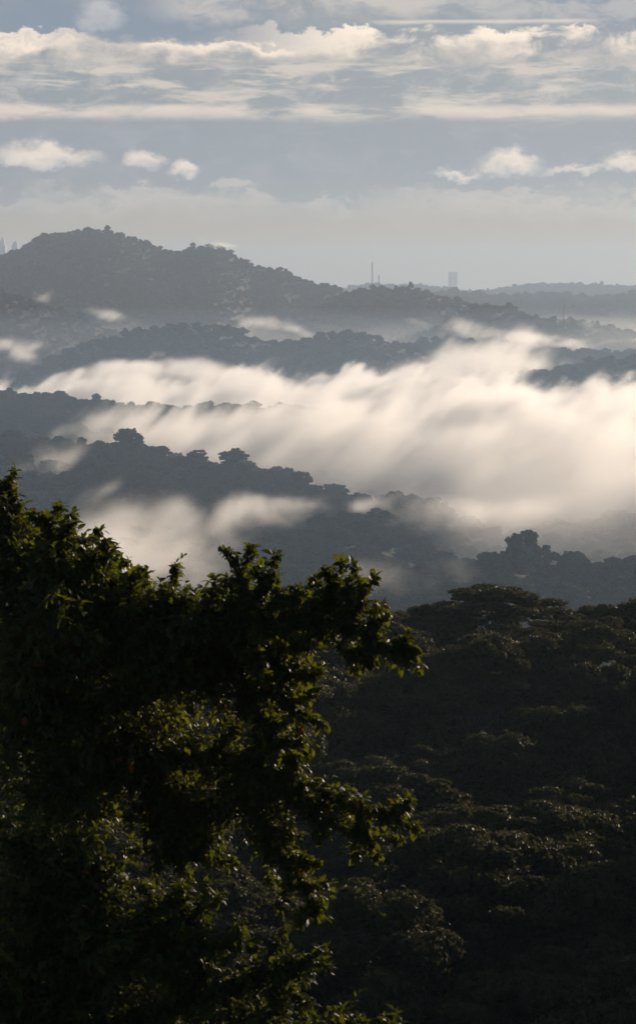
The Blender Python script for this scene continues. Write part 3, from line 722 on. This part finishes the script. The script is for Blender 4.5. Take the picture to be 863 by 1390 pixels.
q.l.new(iop.outputs[0], go.inputs[0])
md = forest.modifiers.new('scatter', 'NODES'); md.node_group = ng

# ------------------------------------------------------------------ masts and distant towers
def mast(px, top, bot, D, w, label, ring=True):
    pt, pb = at(px, top, D), at(px, bot, D); gz = height(pb[0], D).item(); Hh = pt[2] - gz
    r = link('radio_mast', None); r.location = (pb[0], D, gz); tag(r, label, 'radio mast')
    leg = []
    lat = MB(); n = max(8, int(Hh / 4))
    cor = [(-1, -1), (1, -1), (1, 1), (-1, 1)]
    def wd(t): return w * (1 - .72 * t)
    for a, b in cor:
        mb = MB(); mb.tube([(a * wd(t), b * wd(t), Hh * .95 * t) for t in np.linspace(0, 1, 6)], .26, 5); link('leg', mb.mesh('leg', M_steel), r)
    for k in range(n):
        t0, t1 = k / n, (k + 1) / n
        for c in range(4):
            a, b = cor[c], cor[(c + 1) % 4]
            lat.tube([(a[0]*wd(t0), a[1]*wd(t0), Hh*.95*t0), (b[0]*wd(t1), b[1]*wd(t1), Hh*.95*t1)], .15, 4)
            lat.tube([(b[0]*wd(t0), b[1]*wd(t0), Hh*.95*t0), (a[0]*wd(t1), a[1]*wd(t1), Hh*.95*t1)], .15, 4)
            lat.tube([(a[0]*wd(t1), a[1]*wd(t1), Hh*.95*t1), (b[0]*wd(t1), b[1]*wd(t1), Hh*.95*t1)], .15, 4)
    link('lattice', lat.mesh('lattice', M_steel), r)
    mb = MB(); mb.tube([(0, 0, Hh * .94), (0, 0, Hh)], [.14, .06], 5); link('aerial', mb.mesh('aerial', M_steel), r)
    for z_, a_ in ((.86, 0.4), (.78, 2.6)):
        mb = MB(); d = np.array([math.cos(a_), math.sin(a_), 0]); rr = wd(z_) + .5; c = np.array([0, 0, Hh * z_]) + d * rr
        mb.tube([c, c + d * .25, c + d * .5], [.3, .9, 1.0], 10); link('dish', mb.mesh('dish', M_conc), r)
mast(505, 354, 384, 4720, 1.9, 'taller of the two faint lattice radio masts on the far crest')
mast(514, 372, 385, 4700, 1.4, 'shorter faint radio mast just right of the taller one on the far crest')
mast(765, 405, 430, 4230, 1.8, 'faint lattice radio mast on the far ridge at the right, alone')
def tower(px, w_px, top, bot, D, label, setback=False, split=False):
    pb, pt = at(px, bot, D), at(px, top, D); gz = height(pb[0], D).item(); Hh = pt[2] - gz; w = w_px / F * D / 2
    r = link('tower_block', None); r.location = (pb[0], D, gz); tag(r, label, 'tower block')
    mb = MB()
    if split: mb.box((-w, -w * .8, 0), (-w * .1, w * .8, Hh)); mb.box((w * .1, -w * .8, 0), (w, w * .8, Hh)); mb.box((-w * .1, -w * .5, 0), (w * .1, w * .5, Hh * .97))
    elif setback: mb.box((-w, -w, 0), (w, w, Hh * .86)); mb.box((-w * .6, -w * .6, Hh * .86), (w * .6, w * .6, Hh * .95)); mb.box((-w * .25, -w * .25, Hh * .95), (w * .25, w * .25, Hh))
    else: mb.box((-w, -w, 0), (w, w, Hh * .96)); mb.box((-w * .5, -w * .7, Hh * .96), (w * .7, w * .5, Hh))
    link('wall', mb.mesh('wall', M_conc), r)
    top_w = Hh * .84; nfl = max(6, int(top_w / 7))
    for c in range(6):
        x0 = -w + 2 * w * (c + .2) / 6; x1 = -w + 2 * w * (c + .8) / 6
        if split and c in (2, 3): continue
        gl = MB(); yy = -w * (.8 if split else 1)
        for k in range(nfl):
            gl.box((x0, yy - .25, top_w * (k + .25) / nfl), (x1, yy + .2, top_w * (k + .8) / nfl))
        link('window', gl.mesh('window', M_glass), r)
tower(614, 12, 369, 392, 15200, 'faint slab shaped tower block alone on the horizon', split=True)
tower(4, 9, 322, 345, 11500, 'leftmost faint tower block beside the foot of the highest hill', setback=True)
tower(21, 8, 328, 345, 11700, 'second faint tower block from the left against the highest hill')

# ------------------------------------------------------------------ fog banks (density fields in the air)
def fog_mat(name, dens, aniso=0.45, color=(0.992, 0.99, 0.985)):
    m, g = mat_new(name); p = g.node('ShaderNodeVolumePrincipled')
    p.inputs['Color'].default_value = (*color, 1); p.inputs['Density'].default_value = dens; p.inputs['Anisotropy'].default_value = aniso
    out = g.node('ShaderNodeOutputMaterial'); g.l.new(p.outputs[0], out.inputs['Volume']); return m
def fog_bank(name, lo, hi, res, fn, mat, label):
    lo = np.array(lo, float); hi = np.array(hi, float); nx, ny_, nz = res
    X3, Y3, Z3 = np.meshgrid(*[np.linspace(lo[k], hi[k], res[k]).astype(np.float32) for k in range(3)], indexing='ij')
    d = fn(X3, Y3, Z3).astype(np.float32)
    # fade at the walls of the field
    e = lambda n_: np.minimum(np.minimum(np.arange(n_), np.arange(n_)[::-1]) / 3.0, 1).astype(np.float32)
    d *= e(nx)[:, None, None] * e(ny_)[None, :, None] * e(nz)[None, None, :]
    d[d < 0.012] = 0
    print(name, 'filled', float((d > 0).mean()))
    me = bpy.data.meshes.new(name + '_field'); me.vertices.add(d.size); me.vertices.foreach_set('co', np.stack([X3, Y3, Z3], -1).ravel())
    a = me.attributes.new('fog', 'FLOAT', 'POINT'); a.data.foreach_set('value', d.ravel())
    o = link(name, me); tag(o, label, 'fog', kind='stuff')
    t = bpy.data.node_groups.new(name, 'GeometryNodeTree')
    t.interface.new_socket('Geometry', in_out='INPUT', socket_type='NodeSocketGeometry'); t.interface.new_socket('Geometry', in_out='OUTPUT', socket_type='NodeSocketGeometry')
    q = NT(t); gi = q.node('NodeGroupInput'); go = q.node('NodeGroupOutput')
    vc = q.node('GeometryNodeVolumeCube'); vc.inputs['Min'].default_value = lo; vc.inputs['Max'].default_value = hi
    for k, ax in enumerate('XYZ'): vc.inputs['Resolution ' + ax].default_value = res[k]
    pos = q.node('GeometryNodeInputPosition'); sx = q.node('ShaderNodeSeparateXYZ'); q.l.new(pos.outputs[0], sx.inputs[0])
    def ix(k):
        f = q.m('MULTIPLY', q.m('SUBTRACT', sx.outputs[k], float(lo[k])), (res[k] - 1) / float(hi[k] - lo[k]))
        return q.m('MINIMUM', q.m('MAXIMUM', q.m('ROUND', f), 0.0), float(res[k] - 1))
    idx = q.m('ADD', q.m('MULTIPLY', q.m('ADD', q.m('MULTIPLY', ix(0), float(ny_)), ix(1)), float(nz)), ix(2))
    si = q.node('GeometryNodeSampleIndex', data_type='FLOAT', domain='POINT'); q.l.new(gi.outputs[0], si.inputs['Geometry'])
    na = q.node('GeometryNodeInputNamedAttribute', data_type='FLOAT'); na.inputs['Name'].default_value = 'fog'
    q.l.new(na.outputs['Attribute'], si.inputs['Value']); q.l.new(idx, si.inputs['Index'])
    q.l.new(si.outputs[0], vc.inputs['Density'])
    sm = q.node('GeometryNodeSetMaterial'); sm.inputs['Material'].default_value = mat
    q.l.new(vc.outputs[0], sm.inputs[0]); q.l.new(sm.outputs[0], go.inputs[0])
    me.materials.append(mat)
    md = o.modifiers.new('field', 'NODES'); md.node_group = t
    return o
def blob(X, Y, Z, px, row, D, rx, ry, rzz, w=1.0):
    c = at(px, row, D); sx = rx / F * D; sz = rzz / F * D
    d2 = ((X - c[0]) / sx) ** 2 + ((Y - D) / ry) ** 2 + ((Z - c[2]) / sz) ** 2
    return w * np.exp(-d2)
def wisps(X, Y, Z, s, sh=.8):
    """drifting shreds that lean over with height; roughly -1..1"""
    xs = (X - sh * (Z - 100)) / s; ys = Y / (s * 2.6); zs = Z / (s * 1.0)
    wx = fbm3(xs * .6 + 9, ys * .6, zs * .6, 3); wz = fbm3(xs * .6 + 29, ys * .6 + 4, zs * .6, 3)
    a = 6.0 * fbm3(xs + 1.6 * wx, ys, zs + 1.6 * wz, 5, .62)
    r = 1 - 7.0 * np.abs(fbm3(xs * 1.3 + 1.6 * wz + 5, ys * .8 + 3, zs * 1.1 + 1.6 * wx, 4, .6))
    return .75 * a + .4 * r
def torn(b, w):
    return sstep(b * 1.1 + .66 * w * np.sqrt(np.clip(b, 0, 1)), .22, 1.55)
def drift(X, Y, Z, a):
    """the air is stirred: coordinates pushed about so that no bank has a plain outline"""
    u = fbm3(X / (a * 2.6) - Z / (a * 3), Y / (a * 7), Z / (a * 2.0), 4); v = fbm3(X / (a * 2.2) + 40, Y / (a * 6) + 9, Z / (a * 2.0) + 4, 4)
    return X + 2.2 * a * u - .5 * (Z - 110), Z + 1.5 * a * v
def strip(X, Y, Z, pts_, ry, w):
    """a low veil along a line of (px, row, distance, thickness in rows)"""
    m_ = 0; T_ = [0.0]
    for i in range(len(pts_) - 1): T_.append(T_[-1] + math.hypot(pts_[i + 1][0] - pts_[i][0], pts_[i + 1][1] - pts_[i][1]))
    for i in range(len(pts_) - 1):
        a_, b_ = pts_[i], pts_[i + 1]; L = T_[i + 1] - T_[i]; n = max(2, int(L / (1.1 * max(6, (a_[3] + b_[3]) / 2))))
        for t in np.linspace(0, 1, n):
            q_ = [a_[k] * (1 - t) + b_[k] * t for k in range(4)]; f_ = (T_[i] + t * L) / T_[-1]
            end = .35 + .65 * min(1, 3 * f_, 3 * (1 - f_))          # both ends thin out
            m_ = np.maximum(m_, blob(X, Y, Z, q_[0], q_[1], q_[2], max(10, q_[3] * 1.7), ry, q_[3], w * end))
    return m_
def fog_mid(X, Y, Z):
    px = 431.5 + F * X / Y
    w = wisps(X, Y, Z, 44); big = fbm3(X / 260, Y / 420, Z / 200, 3)
    # the sea of mist: an almost level top, lower and thinner on the near right, where it spills through the gap in the ridge
    top = 101 + 26 * big + np.interp(px, [-100, 60, 200, 430, 650, 863, 1000], [-22, -14, -6, 0, 6, 4, 4])
    top = top + np.interp(Y, [1300, 1450, 1700, 2300, 2600, 2950, 3150], [-34, -18, 0, 2, -4, -14, -34])
    top = top - 7 * sstep(Y, 2100, 2400) - 15 * sstep(px, 660, 740) * sstep(Y, 1950, 2150) - 9 * sstep(Y, 2350, 2700)
    lee = np.exp(-((Y - 1985) / 110) ** 2) * np.interp(px, [430, 620], [1, 0]); top = top - 15 * lee
    soft = np.interp(Y, [1300, 1800, 3000], [22, 12, 9])
    # striations leaning to the right where the wind combs the top
    wb = 26 * fbm3(X / 70, Y / 160, Z / 60, 2)
    stri = fbm3((X + wb - .9 * (Z - 100)) / 14, Y / 120, (Z - wb) / 48, 4, .6); bil = fbm3((X - .4 * Z + wb) / 36, Y / 70, Z / 28, 5, .62)
    sea = sstep(top + np.interp(Y, [1900, 2500], [9, 14]) * w + (1 - .75 * lee) * (46 * stri + 46 * bil) - Z, -soft, soft)
    veil_ = np.interp(px, [0, 300, 520, 640, 720, 860], [.08, .10, .14, .18, .10, .06]) * sstep(top + np.interp(px, [0, 300, 450, 560, 660, 720, 860], [2, 4, 4, 12, 24, 8, 2]) - .016 * np.maximum(Y - 2500, 0) + 46 * bil + 8 * w - Z, -22, 12) * np.clip(4.2 * stri + 2.8 * bil + .22, 0, 1.4) * sstep(Y, 1950, 2150)
    sea = sea * np.interp(Y, [1290, 1400, 1650, 1850, 2950, 3150], [0, .22, .5, 1, 1, 0]) * np.clip(.85 + .18 * w + 1.5 * bil + 1.0 * stri, .2, 1.4)
    sea = np.maximum(sea, veil_ * np.interp(Y, [2950, 3150], [1, 0]))
    sea = sea * np.maximum(sstep(Y, 1480, 1600), sstep(px, 560, 680))
    sea = sea * np.maximum(sstep(Y, 2020, 2120), sstep(px, 80, 230))
    Xd, Zd = drift(X, Y, Z, 34)
    b = blob(Xd, Y, Zd, 648, 490, 2420, 58, 180, 27, 1.0) + blob(Xd, Y, Zd, 575, 515, 2400, 60, 200, 18, .7) \
      + strip(Xd, Y, Zd, [(60, 508, 2500, 8), (160, 512, 2450, 12), (300, 508, 2500, 15), (420, 512, 2500, 14)], 150, .75) \
      + strip(Xd, Y, Zd, [(-20, 470, 3120, 16), (20, 478, 3120, 14), (60, 500, 3050, 8)], 90, .8) + blob(Xd, Y, Zd, 730, 490, 2650, 50, 160, 12, .5) \
      + .55 * strip(Xd, Y, Zd, [(110, 600, 1640, 16), (180, 580, 1720, 20), (260, 590, 1700, 18)], 80, 1.0) + blob(Xd, Y, Zd, 700, 600, 1650, 200, 130, 34, .45) + blob(Xd, Y, Zd, 520, 590, 1680, 150, 120, 26, .4)
    return np.clip(np.maximum(sea, torn(b, w)), 0, 1.3)
def fog_near(X, Y, Z):
    w = wisps(X, Y, Z, 30, .7)
    Xd, Zd = drift(X, Y, Z, 24)
    b = strip(Xd, Y, Zd, [(130, 790, 1130, 26), (170, 770, 1140, 34), (225, 740, 1180, 40), (290, 722, 1210, 28), (360, 706, 1240, 18), (430, 690, 1290, 11), (500, 676, 1340, 8)], 75, 1.05) \
      + blob(Xd, Y, Zd, 235, 765, 1120, 90, 80, 36, .95) + strip(Xd, Y, Zd, [(30, 650, 1400, 14), (90, 620, 1420, 22), (130, 600, 1450, 12)], 60, .62) \
      + strip(Xd, Y, Zd, [(160, 690, 1300, 12), (190, 660, 1330, 9)], 50, .5) + strip(Xd, Y, Zd, [(560, 690, 1290, 14), (640, 690, 1280, 22), (740, 690, 1260, 28), (900, 700, 1250, 26)], 70, .62) \
      + strip(Xd, Y, Zd, [(500, 800, 900, 16), (570, 795, 900, 20), (680, 785, 900, 18)], 60, .42) + strip(Xd, Y, Zd, [(530, 700, 1310, 10), (580, 690, 1310, 12)], 40, .5) \
      + strip(Xd, Y, Zd, [(300, 775, 1060, 16), (400, 760, 1090, 14)], 50, .4)
    return torn(b, w)
def fog_far(X, Y, Z):
    w = wisps(X, Y, Z, 46, .8)
    Xd, Zd = drift(X, Y, Z, 26)
    b = strip(Xd, Y, Zd, [(540, 432, 4050, 5), (600, 444, 3900, 10), (660, 455, 3800, 10), (730, 460, 3800, 7), (800, 464, 3900, 5), (900, 462, 3900, 5)], 90, .85) \
      + strip(Xd, Y, Zd, [(600, 440, 4120, 6), (650, 428, 4140, 9), (690, 420, 4130, 8)], 50, .75) + strip(Xd, Y, Zd, [(720, 432, 4130, 5), (840, 452, 4130, 6)], 50, .5) \
      + strip(Xd, Y, Zd, [(290, 424, 3420, 5), (335, 436, 3420, 9), (380, 446, 3420, 8), (415, 452, 3400, 4)], 80, 1.0) \
      + strip(Xd, Y, Zd, [(14, 393, 3830, 4), (30, 400, 3820, 6), (50, 408, 3820, 4)], 36, .8) + strip(Xd, Y, Zd, [(95, 412, 3960, 3), (125, 420, 3900, 6), (145, 430, 3900, 4)], 50, .8) \
      + strip(Xd, Y, Zd, [(205, 322, 5160, 3), (245, 330, 5130, 5), (272, 332, 5140, 3)], 50, .75)
    low_ = fbm3(X / 160, Y / 260, Z / 70, 3)
    return np.maximum(torn(b, w), .026 * sstep(122 + 70 * low_ - Z, -34, 30) * sstep(Y, 3380, 3600))
A_FOG = .45
fog_bank('fog_bank', (-480, 1280, 20), (480, 3250, 190), (310, 246, 84), fog_mid, fog_mat('valley_fog', .026, A_FOG), 'sea of bright cream mist filling the broad valley between the ridges')
fog_bank('mist_patch', (-250, 800, 2), (250, 1520, 148), (200, 160, 64), fog_near, fog_mat('near_mist', .020, A_FOG), 'thin torn mist drifting over the nearer dark slopes')
fog_bank('mist_wisp', (-760, 3350, 80), (760, 5300, 340), (270, 150, 84), fog_far, fog_mat('far_mist', .013, A_FOG), 'small bright mist streaks caught on the far hills')

# ------------------------------------------------------------------ haze
mb = MB(); mb.box((-9000, -400, -30), (9000, 16600, 440))
hz = link('haze', mb.mesh('haze', fog_mat('haze_air', 0.92e-4, 0.30, (0.46, 0.60, 0.79)))); tag(hz, 'pale blue morning haze between the hills', 'haze', kind='stuff')

mb = MB(); mb.box((-1400, 460, -29), (1400, 2450, 176))
vh = link('valley_haze', mb.mesh('valley_haze', fog_mat('valley_haze_air', 1.0e-4, 0.30, (0.38, 0.58, 0.86)))); tag(vh, 'thicker blue air lying in the valley below eye level', 'haze', kind='stuff')
